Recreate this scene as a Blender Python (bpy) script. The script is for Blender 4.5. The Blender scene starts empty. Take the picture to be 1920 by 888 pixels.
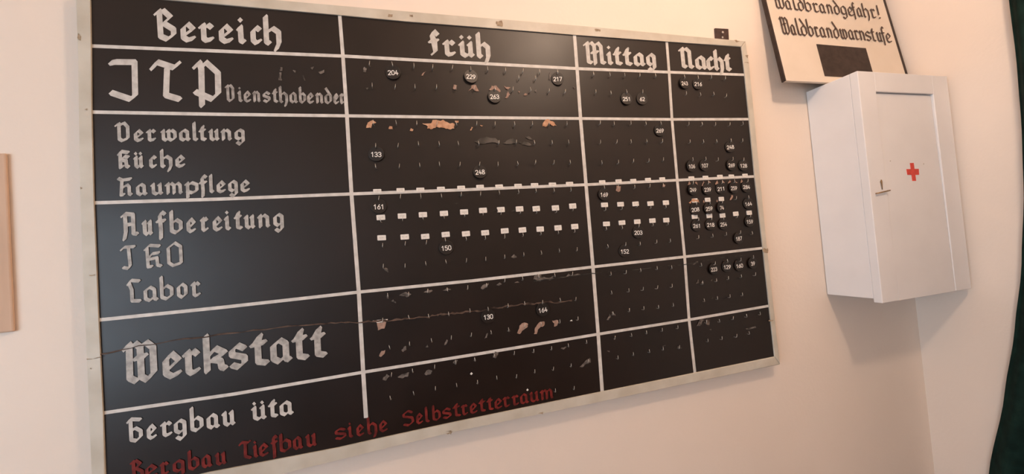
import bpy, bmesh, math, random
from mathutils import Vector, Matrix
random.seed(7)
S = bpy.context.scene
COL = S.collection

# ------------------------------------------------------------------ camera
FPX, CX, CY = 700.0, 960.0, 444.0          # focal length in pixels of the 1920x888 frame
ROT = ((0.9625566326231246, 0.08223308552999015, -0.25830688848235944),
       (-0.07223925390498445, 0.9962334631634651, 0.04796224628370874),
       (0.26127804957261896, -0.027506481373401188, 0.9648715843540907))
CAMH = 1.55
def b3(v):                                   # (right, down, forward) -> blender
    return Vector((v[0], v[2], -v[1]))
cam_data = bpy.data.cameras.new('camera')
cam = bpy.data.objects.new('camera', cam_data)
COL.objects.link(cam)
cam_data.sensor_fit = 'HORIZONTAL'; cam_data.sensor_width = 36.0
cam_data.lens = FPX / 1920.0 * 36.0
cam_data.clip_start = 0.01
r_, d_, f_ = b3(ROT[0]), b3(ROT[1]), b3(ROT[2])
u_ = -d_; k_ = -f_
cam.matrix_world = Matrix(((r_.x, u_.x, k_.x, 0), (r_.y, u_.y, k_.y, 0), (r_.z, u_.z, k_.z, CAMH), (0, 0, 0, 1)))
S.camera = cam

# ------------------------------------------------------------------ world, light, exposure
S.view_settings.view_transform = 'Standard'
S.view_settings.look = 'None'
S.view_settings.gamma = 1.0
S.view_settings.use_curve_mapping = False
S.view_settings.exposure = 0.0
wld = bpy.data.worlds.new('sky'); S.world = wld; wld.use_nodes = True
wld.node_tree.nodes['Background'].inputs[0].default_value = (0.55, 0.72, 1.0, 1)
wld.node_tree.nodes['Background'].inputs[1].default_value = 0.3
LAMP_POS = (0.86, -0.12, CAMH + 1.29)
LAMP_STRENGTH = 178.0
LAMP_COLOR = (1.0, 0.735, 0.545)
DAY_POWER = (46.0, 23.0)
DAY_COLOR = (0.71, 0.87, 1.02)
XL, XR, YW, YB, ZC = -2.3, 1.913, 1.03, -2.7, 3.25
WINS = ((-2.30, -0.95, 0.85, 2.05), (-0.80, 0.30, 0.85, 2.05))     # windows in the left wall, second added for more daylight: y0 y1 z0 z1
for WIN, pw in zip(WINS, DAY_POWER):
    ld = bpy.data.lights.new('window_daylight', 'AREA'); ld.shape = 'RECTANGLE'
    ld.size = WIN[3] - WIN[2] - 0.14; ld.size_y = WIN[1] - WIN[0] - 0.14
    ld.energy = pw; ld.color = DAY_COLOR
    lo = bpy.data.objects.new('window_daylight', ld); COL.objects.link(lo)
    lo.location = (XL - 0.03, (WIN[0] + WIN[1]) / 2, (WIN[2] + WIN[3]) / 2)
    lo.rotation_euler = (0, -math.pi / 2, 0)     # shines towards +x

# ------------------------------------------------------------------ helpers
def ray(u, v):
    c = ((u - CX) / FPX, (v - CY) / FPX, 1.0)
    return [sum(ROT[i][j] * c[i] for i in range(3)) for j in range(3)]
def atz(u, v, z):                            # point of the vertical plane at depth z behind pixel (u,v)
    d = ray(u, v); t = z / d[2]
    return Vector((d[0] * t, z, CAMH - d[1] * t))
def atx(u, v, x):
    d = ray(u, v); t = x / d[0]
    return Vector((x, d[2] * t, CAMH - d[1] * t))
def onplane(u, v, P, n):
    d = b3(ray(u, v)); o = Vector((0, 0, CAMH))
    return o + d * ((P - o).dot(n) / d.dot(n))

def principled(name, col, rough=0.6, metal=0.0, spec=0.5, emit=None, estr=0.0):
    m = bpy.data.materials.new(name); m.use_nodes = True
    b = m.node_tree.nodes['Principled BSDF']
    b.inputs['Base Color'].default_value = (*col, 1)
    b.inputs['Roughness'].default_value = rough
    b.inputs['Metallic'].default_value = metal
    b.inputs['Specular IOR Level'].default_value = spec
    if emit:
        b.inputs['Emission Color'].default_value = (*emit, 1); b.inputs['Emission Strength'].default_value = estr
    return m
def noisy(name, c1, c2, scale=6.0, detail=6.0, lo_=0.35, hi=0.65, rough=0.6, spec=0.5, bump=0.0, bscale=60.0, metal=0.0, rough2=None, stretch=None):
    m = principled(name, c1, rough, metal, spec)
    nt = m.node_tree; b = nt.nodes['Principled BSDF']
    tc = nt.nodes.new('ShaderNodeTexCoord')
    src = tc.outputs['Object']
    if stretch:
        mp = nt.nodes.new('ShaderNodeMapping'); mp.inputs['Scale'].default_value = stretch
        nt.links.new(src, mp.inputs[0]); src = mp.outputs[0]
    n = nt.nodes.new('ShaderNodeTexNoise'); n.inputs['Scale'].default_value = scale; n.inputs['Detail'].default_value = detail
    nt.links.new(src, n.inputs['Vector'])
    rp = nt.nodes.new('ShaderNodeValToRGB')
    rp.color_ramp.elements[0].position = lo_; rp.color_ramp.elements[1].position = hi
    rp.color_ramp.elements[0].color = (*c1, 1); rp.color_ramp.elements[1].color = (*c2, 1)
    nt.links.new(n.outputs['Fac'], rp.inputs[0]); nt.links.new(rp.outputs[0], b.inputs['Base Color'])
    if rough2 is not None:
        mr = nt.nodes.new('ShaderNodeMapRange'); mr.inputs['From Min'].default_value = 0.3; mr.inputs['From Max'].default_value = 0.7
        mr.inputs['To Min'].default_value = rough; mr.inputs['To Max'].default_value = rough2
        nt.links.new(n.outputs['Fac'], mr.inputs['Value']); nt.links.new(mr.outputs[0], b.inputs['Roughness'])
    if bump:
        n2 = nt.nodes.new('ShaderNodeTexNoise'); n2.inputs['Scale'].default_value = bscale; n2.inputs['Detail'].default_value = 4
        nt.links.new(tc.outputs['Object'], n2.inputs['Vector'])
        bp = nt.nodes.new('ShaderNodeBump'); bp.inputs['Strength'].default_value = bump; bp.inputs['Distance'].default_value = 0.002
        nt.links.new(n2.outputs['Fac'], bp.inputs['Height']); nt.links.new(bp.outputs[0], b.inputs['Normal'])
    return m

M = {}
M['wall'] = noisy('peach wall paint', (0.80, 0.695, 0.605), (0.83, 0.725, 0.635), 2.5, 6, rough=0.85, spec=0.2, bump=0.25, bscale=90)
M['ceiling'] = noisy('ceiling paint', (0.84, 0.66, 0.51), (0.87, 0.69, 0.54), 2, 4, rough=0.9, spec=0.1)
M['floor'] = noisy('brown floor', (0.17, 0.072, 0.033), (0.22, 0.10, 0.048), 4, 6, rough=0.6)
M['unseen_dado'] = noisy('dark brown dado paint', (0.03, 0.02, 0.016), (0.045, 0.03, 0.024), 3, 4, rough=0.6, spec=0.2)
M['black'] = noisy('black board paint', (0.0050, 0.0018, 0.0009), (0.0080, 0.0032, 0.0020), 5, 8, rough=0.38, rough2=0.45, spec=0.48, bump=0.06, bscale=25)
M['white'] = noisy('white lettering paint', (0.44, 0.415, 0.39), (0.60, 0.575, 0.54), 70, 5, lo_=0.3, hi=0.6, rough=0.5, spec=0.3)
M['grey'] = noisy('worn grey lettering paint', (0.17, 0.155, 0.145), (0.44, 0.415, 0.39), 95, 5, lo_=0.3, hi=0.66, rough=0.55, spec=0.3)
M['pale'] = noisy('greyed lettering paint', (0.27, 0.255, 0.24), (0.50, 0.48, 0.45), 80, 5, lo_=0.3, hi=0.62, rough=0.5, spec=0.3)
M['red'] = noisy('faded red lettering paint', (0.075, 0.010, 0.009), (0.22, 0.026, 0.021), 60, 5, lo_=0.3, hi=0.7, rough=0.6, spec=0.2)
M['line'] = noisy('white line paint', (0.55, 0.525, 0.49), (0.69, 0.665, 0.63), 45, 5, rough=0.5, spec=0.3)
M['frame'] = noisy('aged cream frame paint', (0.50, 0.455, 0.375), (0.60, 0.56, 0.48), 14, 8, rough=0.5, spec=0.4, bump=0.2, bscale=50)
M['tan'] = noisy('bare hardboard', (0.45, 0.24, 0.14), (0.62, 0.37, 0.235), 80, 5, rough=0.8, spec=0.2)
M['pink'] = noisy('bare pinkish hardboard', (0.29, 0.185, 0.14), (0.42, 0.28, 0.22), 80, 5, rough=0.8, spec=0.2)
M['stain'] = noisy('brown frame stain', (0.22, 0.155, 0.10), (0.42, 0.33, 0.23), 120, 5, rough=0.7, spec=0.2)
M['scuff'] = noisy('grey scuffed paint', (0.05, 0.043, 0.038), (0.20, 0.17, 0.15), 90, 5, rough=0.7, spec=0.2)
M['smear'] = noisy('chalky smear', (0.014, 0.011, 0.009), (0.115, 0.098, 0.083), 22, 7, lo_=0.36, hi=0.70, rough=0.5, spec=0.4)
M['dim'] = noisy('faint rubbed paint', (0.018, 0.0165, 0.015), (0.085, 0.077, 0.068), 50, 6, lo_=0.4, hi=0.75, rough=0.6, spec=0.3)
M['crack'] = noisy('exposed crack edge', (0.035, 0.022, 0.018), (0.16, 0.105, 0.08), 40, 6, lo_=0.35, hi=0.7, rough=0.8, spec=0.2)
M['hook'] = noisy('dull steel hook', (0.42, 0.40, 0.36), (0.70, 0.67, 0.61), 130, 3, rough=0.38, metal=0.75)
M['label'] = noisy('white paper label', (0.72, 0.68, 0.63), (0.80, 0.77, 0.72), 200, 3, rough=0.6, spec=0.2)
M['print'] = noisy('faint grey print', (0.60, 0.56, 0.52), (0.73, 0.69, 0.64), 260, 3, lo_=0.4, hi=0.6, rough=0.6, spec=0.2)
M['tag'] = noisy('black plastic tag', (0.0065, 0.0040, 0.0030), (0.0095, 0.0063, 0.0052), 60, 3, rough=0.42, spec=0.5)
M['number'] = principled('white engraved number', (0.80, 0.77, 0.73), 0.5)
M['cabinet'] = noisy('white enamel cabinet paint', (0.75, 0.735, 0.735), (0.785, 0.77, 0.77), 7, 5, rough=0.45, spec=0.4, bump=0.06, bscale=30)
M['cross'] = noisy('red cross paint', (0.60, 0.045, 0.03), (0.72, 0.07, 0.045), 50, 4, rough=0.5)
M['brass'] = noisy('aged brass', (0.22, 0.13, 0.06), (0.36, 0.22, 0.11), 90, 4, rough=0.5, metal=0.6)
M['dark'] = noisy('dark brown paint', (0.03, 0.019, 0.015), (0.05, 0.033, 0.027), 40, 4, rough=0.6, spec=0.3)
M['sign'] = noisy('cream sign paint', (0.69, 0.60, 0.50), (0.73, 0.64, 0.545), 9, 5, rough=0.55, spec=0.3)
M['ink'] = noisy('brown black sign paint', (0.055, 0.034, 0.028), (0.10, 0.065, 0.052), 90, 4, rough=0.6, spec=0.2)
M['iron'] = noisy('rusty bracket iron', (0.045, 0.026, 0.022), (0.075, 0.042, 0.034), 70, 4, rough=0.6, spec=0.3)
M['screw'] = noisy('painted screw', (0.45, 0.40, 0.36), (0.62, 0.56, 0.50), 200, 3, rough=0.4, metal=0.4)
M['vignette_sheet'] = noisy('dark green vignette cloth', (0.006, 0.016, 0.013), (0.010, 0.028, 0.022), 30, 6, rough=0.9, spec=0.1, bump=0.3, bscale=400)
M['beige'] = noisy('tan painted wood', (0.56, 0.38, 0.27), (0.62, 0.43, 0.31), 6, 5, rough=0.7, spec=0.2, stretch=(8, 8, 1))
M['glass_lamp'] = principled('lit opal glass', (0.9, 0.85, 0.75), 0.4, emit=LAMP_COLOR, estr=LAMP_STRENGTH)
M['winframe'] = noisy('white window paint', (0.72, 0.70, 0.66), (0.78, 0.76, 0.72), 8, 4, rough=0.5)
gm = bpy.data.materials.new('window glass'); gm.use_nodes = True
gb = gm.node_tree.nodes['Principled BSDF']; gb.inputs['Transmission Weight'].default_value = 1.0; gb.inputs['Roughness'].default_value = 0.02; gb.inputs['IOR'].default_value = 1.45
M['pane'] = gm

def new(name, verts, faces, mat, parent=None, smooth=False, mats=None, fmat=None):
    me = bpy.data.meshes.new(name)
    me.from_pydata([tuple(v) for v in verts], [], faces); me.update()
    for mm in (mats or [mat]): me.materials.append(mm)
    if fmat:
        for p, i in zip(me.polygons, fmat): p.material_index = i
    if smooth:
        for p in me.polygons: p.use_smooth = True
    o = bpy.data.objects.new(name, me); COL.objects.link(o)
    if parent:
        o.parent = parent
        o.matrix_parent_inverse = Matrix.Translation(-Vector(parent.location)) if parent.type == 'EMPTY' else Matrix.Identity(4)
    return o
def frombm(name, bm, mat, parent=None, smooth=False):
    bmesh.ops.recalc_face_normals(bm, faces=bm.faces[:])
    me = bpy.data.meshes.new(name); bm.to_mesh(me); bm.free(); me.materials.append(mat)
    if smooth:
        for p in me.polygons: p.use_smooth = True
    o = bpy.data.objects.new(name, me); COL.objects.link(o)
    if parent:
        o.parent = parent
        if parent.type == 'EMPTY': o.matrix_parent_inverse = Matrix.Translation(-Vector(parent.location))
    return o
def empty(name, loc, label, cat, group=None):
    o = bpy.data.objects.new(name, None); COL.objects.link(o); o.location = loc; o.empty_display_size = 0.05
    o['label'] = label; o['category'] = cat
    if group: o['group'] = group
    return o
def bmbox(bm, x0, x1, y0, y1, z0, z1, bev=0.0, seg=2):
    g = bmesh.ops.create_cube(bm, size=1.0)
    vs = g['verts']
    for v in vs:
        v.co = Vector(((x0 + x1) / 2 + v.co.x * (x1 - x0), (y0 + y1) / 2 + v.co.y * (y1 - y0), (z0 + z1) / 2 + v.co.z * (z1 - z0)))
    if bev:
        es = list({e for v in vs for e in v.link_edges})
        bmesh.ops.bevel(bm, geom=es, offset=bev, segments=seg, affect='EDGES', profile=0.5)
def box(name, mat, parent, x0, x1, y0, y1, z0, z1, bev=0.0):
    bm = bmesh.new(); bmbox(bm, x0, x1, y0, y1, z0, z1, bev); return frombm(name, bm, mat, parent)
def slab(bm, pts, depth, bev=0.0):            # polygon (blender points, one vertical plane) pushed back in +y
    n = len(pts)
    a = [bm.verts.new(p) for p in pts]; b = [bm.verts.new(Vector(p) + Vector((0, depth, 0))) for p in pts]
    fs = [bm.faces.new(a), bm.faces.new(b[::-1])]
    for i in range(n): fs.append(bm.faces.new((a[i], b[i], b[(i + 1) % n], a[(i + 1) % n])))
    if bev:
        es = [e for e in fs[0].edges]
        bmesh.ops.bevel(bm, geom=es, offset=bev, segments=2, affect='EDGES', profile=0.5)
def tube(bm, pts, rad, seg=8):
    rings = []; n = len(pts)
    pts = [Vector(p) for p in pts]; up = Vector((1, 0, 0))
    for i, p in enumerate(pts):
        t = (pts[min(i + 1, n - 1)] - pts[max(i - 1, 0)]).normalized()
        s = t.cross(up)
        if s.length < 0.1: s = t.cross(Vector((0, 0, 1)))
        s.normalize(); w = t.cross(s)
        rr = rad[i] if isinstance(rad, (list, tuple)) else rad
        rings.append([bm.verts.new(p + (s * math.cos(a) + w * math.sin(a)) * rr) for a in [2 * math.pi * k / seg for k in range(seg)]])
    for i in range(n - 1):
        for k in range(seg): bm.faces.new((rings[i][k], rings[i][(k + 1) % seg], rings[i + 1][(k + 1) % seg], rings[i + 1][k]))
    bm.faces.new(rings[0][::-1]); bm.faces.new(rings[-1])
def hull2(pts):
    pts = sorted(set((round(x, 4), round(y, 4)) for x, y in pts))
    def half(ps):
        h = []
        for p in ps:
            while len(h) > 1 and (h[-1][0] - h[-2][0]) * (p[1] - h[-2][1]) - (h[-1][1] - h[-2][1]) * (p[0] - h[-2][0]) <= 0: h.pop()
            h.append(p)
        return h
    a = half(pts); b = half(pts[::-1])
    return a[:-1] + b[:-1]

# ------------------------------------------------------------------ the room
def struct(o): o['kind'] = 'structure'; return o
struct(box('wall_front', M['wall'], None, XL - 0.2, XR + 0.2, YW, YW + 0.15, 0, ZC))
struct(box('wall_right', M['wall'], None, XR, XR + 0.15, YB, YW, 0, ZC))
struct(box('wall_rear', M['wall'], None, XL - 0.2, XR + 0.2, YB - 0.15, YB, 0, ZC))
bm = bmesh.new()
(a0, a1, c0, c1), (b0, b1, _, _) = WINS
for y0, y1 in ((YB, a0), (a1, b0), (b1, YW)): bmbox(bm, XL - 0.15, XL, y0, y1, 0, ZC)
for y0, y1 in ((a0, a1), (b0, b1)): bmbox(bm, XL - 0.15, XL, y0, y1, 0, c0); bmbox(bm, XL - 0.15, XL, y0, y1, c1, ZC)
struct(frombm('wall_left', bm, M['wall']))
struct(box('floor', M['floor'], None, XL - 0.2, XR + 0.2, YB - 0.15, YW + 0.15, -0.1, 0))
struct(box('ceiling', M['ceiling'], None, XL - 0.2, XR + 0.2, YB - 0.15, YW + 0.15, ZC, ZC + 0.1))
fx0, fx1 = XL - 0.12, XL - 0.06
for wn, WIN in zip(('window_1', 'added_window'), WINS):
    bm = bmesh.new()
    bmbox(bm, fx0, fx1, WIN[0], WIN[0] + 0.06, WIN[2], WIN[3], 0.004); bmbox(bm, fx0, fx1, WIN[1] - 0.06, WIN[1], WIN[2], WIN[3], 0.004)
    bmbox(bm, fx0, fx1, WIN[0] + 0.06, WIN[1] - 0.06, WIN[2], WIN[2] + 0.06, 0.004); bmbox(bm, fx0, fx1, WIN[0] + 0.06, WIN[1] - 0.06, WIN[3] - 0.06, WIN[3], 0.004)
    wm = (WIN[0] + WIN[1]) / 2
    bmbox(bm, fx0, fx1, wm - 0.03, wm + 0.03, WIN[2] + 0.06, WIN[3] - 0.06, 0.004)
    w1 = struct(frombm(wn, bm, M['winframe']))
    box('pane', M['pane'], w1, XL - 0.093, XL - 0.088, WIN[0] + 0.055, WIN[1] - 0.055, WIN[2] + 0.055, WIN[3] - 0.055)
struct(box('added_trim_1', M['unseen_dado'], None, XL + 0.002, XR - 0.002, YB, YB + 0.02, 0.0, 1.12, 0.004))  # added out of view: gives the lower board something dark to reflect

# ceiling lamp (its warm light is what lights the wall)
lamp = empty('ceiling_lamp', (LAMP_POS[0], LAMP_POS[1], ZC), 'round opal glass ceiling lamp above the board, outside the photo', 'lamp')
bm = bmesh.new(); bmesh.ops.create_cone(bm, cap_ends=True, segments=32, radius1=0.06, radius2=0.075, depth=0.05, matrix=Matrix.Translation((LAMP_POS[0], LAMP_POS[1], ZC - 0.025)))
frombm('lamp_base', bm, M['winframe'], lamp)
bm = bmesh.new(); tube(bm, [(LAMP_POS[0], LAMP_POS[1], ZC - 0.04), (LAMP_POS[0], LAMP_POS[1], LAMP_POS[2] + 0.07)], 0.012, 12); frombm('stem', bm, M['winframe'], lamp)
bm = bmesh.new(); bmesh.ops.create_uvsphere(bm, u_segments=32, v_segments=20, radius=0.08, matrix=Matrix.Translation(LAMP_POS)); frombm('lamp_globe', bm, M['glass_lamp'], lamp, True)

# ------------------------------------------------------------------ the duty board
ZB = 1.0                                      # depth of the board's painted face
def Z(z):                                     # zoom windows used while measuring: origin and scale
    x0, y0, s = z
    return lambda p: (x0 + p[0] / s, y0 + p[1] / s)
z1 = (130, 0, 3.6226); z2 = (130, 200, 3.416); z3 = (130, 440, 3.416); z4 = (130, 650, 3.4286)
z5 = (640, 0, 4.037); z6 = (640, 200, 4.036); z7 = (640, 380, 3.7); z8 = (660, 560, 3.7)
zm = (1060, 40, 4.934); zn = (1080, 200, 5.222); zo = (1090, 320, 5.222); zp = (1100, 450, 3.289)
za = (430, 750, 6.433); zb = (610, 710, 6.832); zc = (820, 690, 6.832); zd = (230, 770, 7.527)
ze = (1440, 0, 9.864); zf = (1560, 0, 9.864)
ONE = (0, 0, 1)

c = atz(780, 330, ZB)
board = empty('duty_board', (c.x, YW, c.z), 'large black duty board with white gothic lettering and rows of hooks on the peach wall', 'notice board')
IN = [(166, -14), (1390.6, 87.6), (1452.9, 668.2), (198.5, 930)]      # inner corners of the frame
OUT = [(140, -27), (1398.6, 76.8), (1463.2, 683.2), (174, 978)]
bm = bmesh.new()
slab(bm, [atz(*p, ZB) for p in [(150, -22), (1395, 82), (1458, 676), (186, 955)]][::-1], 0.014)
frombm('panel', bm, M['black'], board)
ZF = ZB - 0.0035
def rail(pxs):
    bm = bmesh.new(); slab(bm, [atz(*p, ZF) for p in pxs][::-1], YW - ZF - 0.003, 0.003)
    return frombm('frame_rail', bm, M['frame'], board)
rail([OUT[0], (516, 0), (642.5, 11.2), (870, 30.5), (1100, 49.5), OUT[1], IN[1], (1250.5, 77.6), (1077, 65), (925, 52.6), (759, 39.6), (642, 28.4), IN[0]])
rail([IN[1], OUT[1], (1404, 117), (1438.5, 470), OUT[2], IN[2], (1442.4, 573), (1430.7, 464.8), (1415.2, 330.6), (1404.8, 223), (1396.6, 140)])
rail([(196, 923), IN[2], OUT[2], (1060, 765.5), (860, 806.5), (726, 839), (544, 887), (173, 970)] if False else [IN[3], (392.5, 885), (635, 838.6), (690, 826), (857, 789.8), (1069, 746), IN[2], OUT[2], (1060, 766), (860, 807), (726, 839), (544, 884), OUT[3]])
rail([OUT[0], IN[0], (168.6, 0), (170.2, 86), (171.2, 210), (175.4, 380), (184.4, 600), (192.7, 774), IN[3], OUT[3], (172, 888), (162, 650), (155, 500), (150, 350), (146.5, 110)])

PAINT = [ZB - 0.0004]
def paintz():
    PAINT[0] -= 0.0000015
    return PAINT[0]
def flat(name, polys, mat, parent, mapper=None, label=None):
    """thin painted marks: every polygon (pixel list) a face just proud of the surface"""
    V, Fc = [], []
    for pl in polys:
        h = paintz()
        base = len(V)
        for p in pl: V.append(mapper(p[0], p[1], ZB - h) if mapper else atz(p[0], p[1], h))
        Fc.append(list(range(base, base + len(pl))))
    o = new(name, V, Fc, mat, parent)
    me = o.data; bm = bmesh.new(); bm.from_mesh(me)
    for f in bm.faces:
        f.normal_update()
        if f.normal.y > 0: f.normal_flip()
    bmesh.ops.triangulate(bm, faces=[f for f in bm.faces if len(f.verts) > 4])
    bm.to_mesh(me); bm.free()
    if label: o['label'] = label
    return o
def strip(pts, w0, w1=None):                  # band around a pixel polyline
    w1 = w0 if w1 is None else w1
    n = len(pts); out = []
    L = []; R = []
    for i, p in enumerate(pts):
        a = pts[max(i - 1, 0)]; b = pts[min(i + 1, n - 1)]
        dx, dy = b[0] - a[0], b[1] - a[1]; l = math.hypot(dx, dy)
        w = (w0 + (w1 - w0) * i / (n - 1)) / 2
        L.append((p[0] - dy / l * w, p[1] + dx / l * w)); R.append((p[0] + dy / l * w, p[1] - dx / l * w))
    return [[L[i], L[i + 1], R[i + 1], R[i]] for i in range(n - 1)]
V1 = [(636.5, 24), (643, 105), (650.5, 217), (659, 363.3), (672.7, 547.2), (681, 697.3), (686.3, 783)]
V2 = [(1076.8, 61), (1082, 128.5), (1088.5, 222), (1098.8, 346), (1111.8, 500), (1121.6, 626), (1129.3, 736)]
V3 = [(1249.8, 74), (1254.6, 135.2), (1260, 223.6), (1269.8, 337.5), (1283.7, 481), (1292, 599), (1303.3, 701)]
for vv, w0, w1_ in ((V1, 6.5, 8), (V2, 6, 6.5), (V3, 4.8, 5.2)): flat('grid_line', strip(vv, w0, w1_), M['line'], board)
H = [[(168, 86), (643, 105), (1082, 128.5), (1254.6, 135.2), (1398, 140.2)],
     [(168, 209.8), (400, 214), (650.5, 217), (870, 220), (1088.5, 222), (1260, 223.6), (1407, 223.2)],
     [(173, 380.2), (410, 373), (659, 363.3), (870, 355.5), (1098.8, 346), (1269.8, 337.5), (1417, 330.4)],
     [(182, 599.8), (420, 575.5), (672.7, 547.2), (890, 525.5), (1111.8, 500), (1283.7, 481), (1433, 464.4)],
     [(190, 774.3), (440, 738), (681, 697.3), (900, 662.5), (1121.6, 626), (1292, 599), (1445, 572.4)]]
for hh in H: flat('grid_line', strip(hh, 6.5, 4.6), M['line'], board)

# ---- gothic letters as broad-pen strokes: x 0..1 of the letter, y 0 base, 1 x-height, 1.7 capital
G = {
 'a': [[(0,.78),(0,.15),(.35,0),(.8,.25)],[(0,.78),(.45,1),(.8,.82),(.8,.1),(1,.04)]],
 'b': [[(0,1.7),(0,.14),(.45,0),(1,.25),(1,.78),(.55,1),(.05,.75)]],
 'c': [[(1,.86),(.55,1),(0,.76),(0,.15),(.4,0),(1,.12)]],
 'd': [[(.05,.8),(0,.7),(0,.15),(.45,0),(1,.25),(1,.8),(.1,1.7)],[(0,.7),(.5,1),(.8,.95)]],
 'e': [[(1,.12),(.4,0),(0,.15),(0,.72),(.5,1),(1,.7),(.1,.3)]],
 'f': [[(1,1.52),(.65,1.68),(.35,1.4),(.45,.2),(.4,-.3)],[(0,.97),(.95,1.0)]],
 'F': [[(1,1.45),(.62,1.68),(.3,1.4),(.62,.85),(.62,.2),(.25,.02)],[(0,.95),(.95,1.02)],[(.3,1.4),(.45,.9),(.62,.3)]],
 'g': [[(0,.78),(0,.22),(.4,.05),(.9,.3)],[(0,.78),(.5,1),(.92,.82),(.92,-.15),(.5,-.36),(.1,-.22)]],
 'h': [[(0,1.7),(0,.1),(.22,.0)],[(.05,.72),(.55,1),(1,.75),(1,.05),(.75,-.3)]],
 'i': [[(.05,.86),(.4,1),(.45,.1),(1,.03)],[(.45,1.4)]],
 'k': [[(0,1.65),(0,.0)],[(0,.62),(.5,1),(1,.75),(.3,.48)],[(.3,.5),(.75,.4),(.8,.1),(1,.04)]],
 'l': [[(.25,1.7),(.25,.12),(1,.03)]],
 'm': [[(0,.86),(.12,1),(.12,.03)],[(.12,.75),(.35,1),(.52,.8),(.52,.03)],[(.52,.75),(.78,1),(.93,.8),(.93,.1),(1,.04)]],
 'n': [[(0,.86),(.15,1),(.15,.03)],[(.15,.75),(.55,1),(.88,.8),(.88,.1),(1,.04)]],
 'o': [[(0,.78),(0,.18),(.45,0),(1,.22),(1,.8),(.55,1),(0,.78)]],
 'p': [[(0,.86),(.15,1),(.15,-.36)],[(.15,.75),(.55,1),(1,.8),(1,.22),(.55,0),(.1,.15)]],
 'r': [[(0,.88),(.26,1),(.26,.12),(.5,.02),(1,.12)],[(.34,.8),(.72,1),(1,.86)]],
 's': [[(1,.84),(.5,1),(0,.8),(0,.6),(1,.42),(1,.2),(.5,0),(0,.12)]],
 't': [[(.6,1.36),(.4,.95),(.4,.12),(1,.03)],[(0,.94),(.9,1.0)],[(.6,1.36),(.15,.97)]],
 'u': [[(0,.88),(.15,1),(.15,.15),(.45,0),(.85,.22)],[(.72,.9),(.85,1),(.85,.12),(1,.04)]],
 'ü': [[(0,.88),(.15,1),(.15,.15),(.45,0),(.85,.22)],[(.72,.9),(.85,1),(.85,.12),(1,.04)],[(.14,1.38)],[(.82,1.38)]],
 'w': [[(0,.9),(.1,1),(.1,.15),(.3,0),(.52,.2)],[(.4,.92),(.52,1),(.52,.15),(.72,0),(1,.22),(1,.78),(.78,1),(.55,.82)]],
 '!': [[(.4,1.62),(.4,.42)],[(.5,.06)]],
 'B': [[(0,1.52),(.2,1.68),(.22,.16),(.6,0),(1,.3),(1,.62),(.42,.98),(.85,1.35),(.45,1.7),(.2,1.55)]],
 'G': [[(0,1.5),(.22,1.68),(1,1.55)],[(.2,1.62),(.2,.12),(.6,0),(1,.3),(1,.72),(.6,1),(.22,.85)]],
 'M': [[(0,1.55),(.14,1.7),(.14,.12),(.3,.03)],[(.14,1.5),(.36,1.7),(.5,1.5),(.5,-.05)],[(.5,1.5),(.72,1.7),(.86,1.45),(.86,.12),(1,.04)],[(.36,.98),(.66,1.03)]],
 'N': [[(0,1.55),(.2,1.7),(.2,.12),(.42,.03)],[(.2,1.5),(.55,1.7),(.8,1.45),(.8,.12),(1,.04)]],
 'J': [[(0,1.66),(.2,1.7),(1,1.7),(1,.2),(.78,0),(0,.32)]],
 'T': [[(0,1.46),(.2,1.7),(.8,1.5),(1,1.66)],[(.56,1.48),(.5,.22),(1,.02)]],
 'Y': [[(0,1.5),(.25,1.66),(1,1.66)],[(.55,1.6),(.62,.25),(.45,.02),(.1,.12)]],
 'P': [[(0,1.52),(.2,1.7),(.28,1.45),(.28,-.22)],[(.28,1.5),(.5,1.7),(1,1.3),(1,.35),(.72,.04),(.02,.4)]],
 'D': [[(0,1.5),(.25,1.66),(.25,.16),(.5,0),(1,.25),(1,1.35),(.7,1.7),(.25,1.5)]],
 'K': [[(0,1.35),(.25,1.66),(1,1.52)],[(.15,1.5),(.15,.0),(.4,.1)],[(.18,.72),(.6,1.1),(1,1.0)],[(.2,.72),(.75,.66),(.78,.12),(1,.04)]],
 'R': [[(0,1.68),(.3,1.5),(1,1.6)],[(.28,1.5),(.18,.03),(.4,.06)],[(.2,.68),(.7,1),(.85,.8),(.85,.12),(1,.04)]],
 'A': [[(0,1.52),(.2,1.7),(.75,1.6),(.75,.14),(1,.08)],[(.2,1.65),(.22,.3),(.1,-.22)],[(.25,.82),(.72,.88)]],
 'E': [[(0,1.4),(.3,1.66),(.95,1.58)],[(.12,1.5),(.15,.03),(.4,.06)],[(.18,.78),(.45,1.1),(.9,1.15)],[(.18,.66),(.75,.78),(.78,.14),(1,.05)]],
 'O': [[(0,1.4),(0,.25),(.35,0),(1,.2),(1,1.45),(.55,1.7),(0,1.4)]],
 'L': [[(0,1.38),(.3,1.68),(1,1.58)],[(.1,1.45),(.3,.95),(.3,.1),(1,.04)]],
 'W': [[(0,1.5),(.15,1.7),(.12,.16),(.34,0),(.54,.2)],[(.15,1.5),(.38,1.7),(.54,1.5),(.54,.16),(.74,0),(1,.3),(1,1.42),(.78,1.68),(.54,1.5)],[(.36,1.0),(.72,1.06)]],
 'S': [[(.95,1.4),(.55,1.68),(0,1.32),(0,1.0),(.95,.75),(1,.3),(.5,0),(0,.16)]],
}
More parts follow.
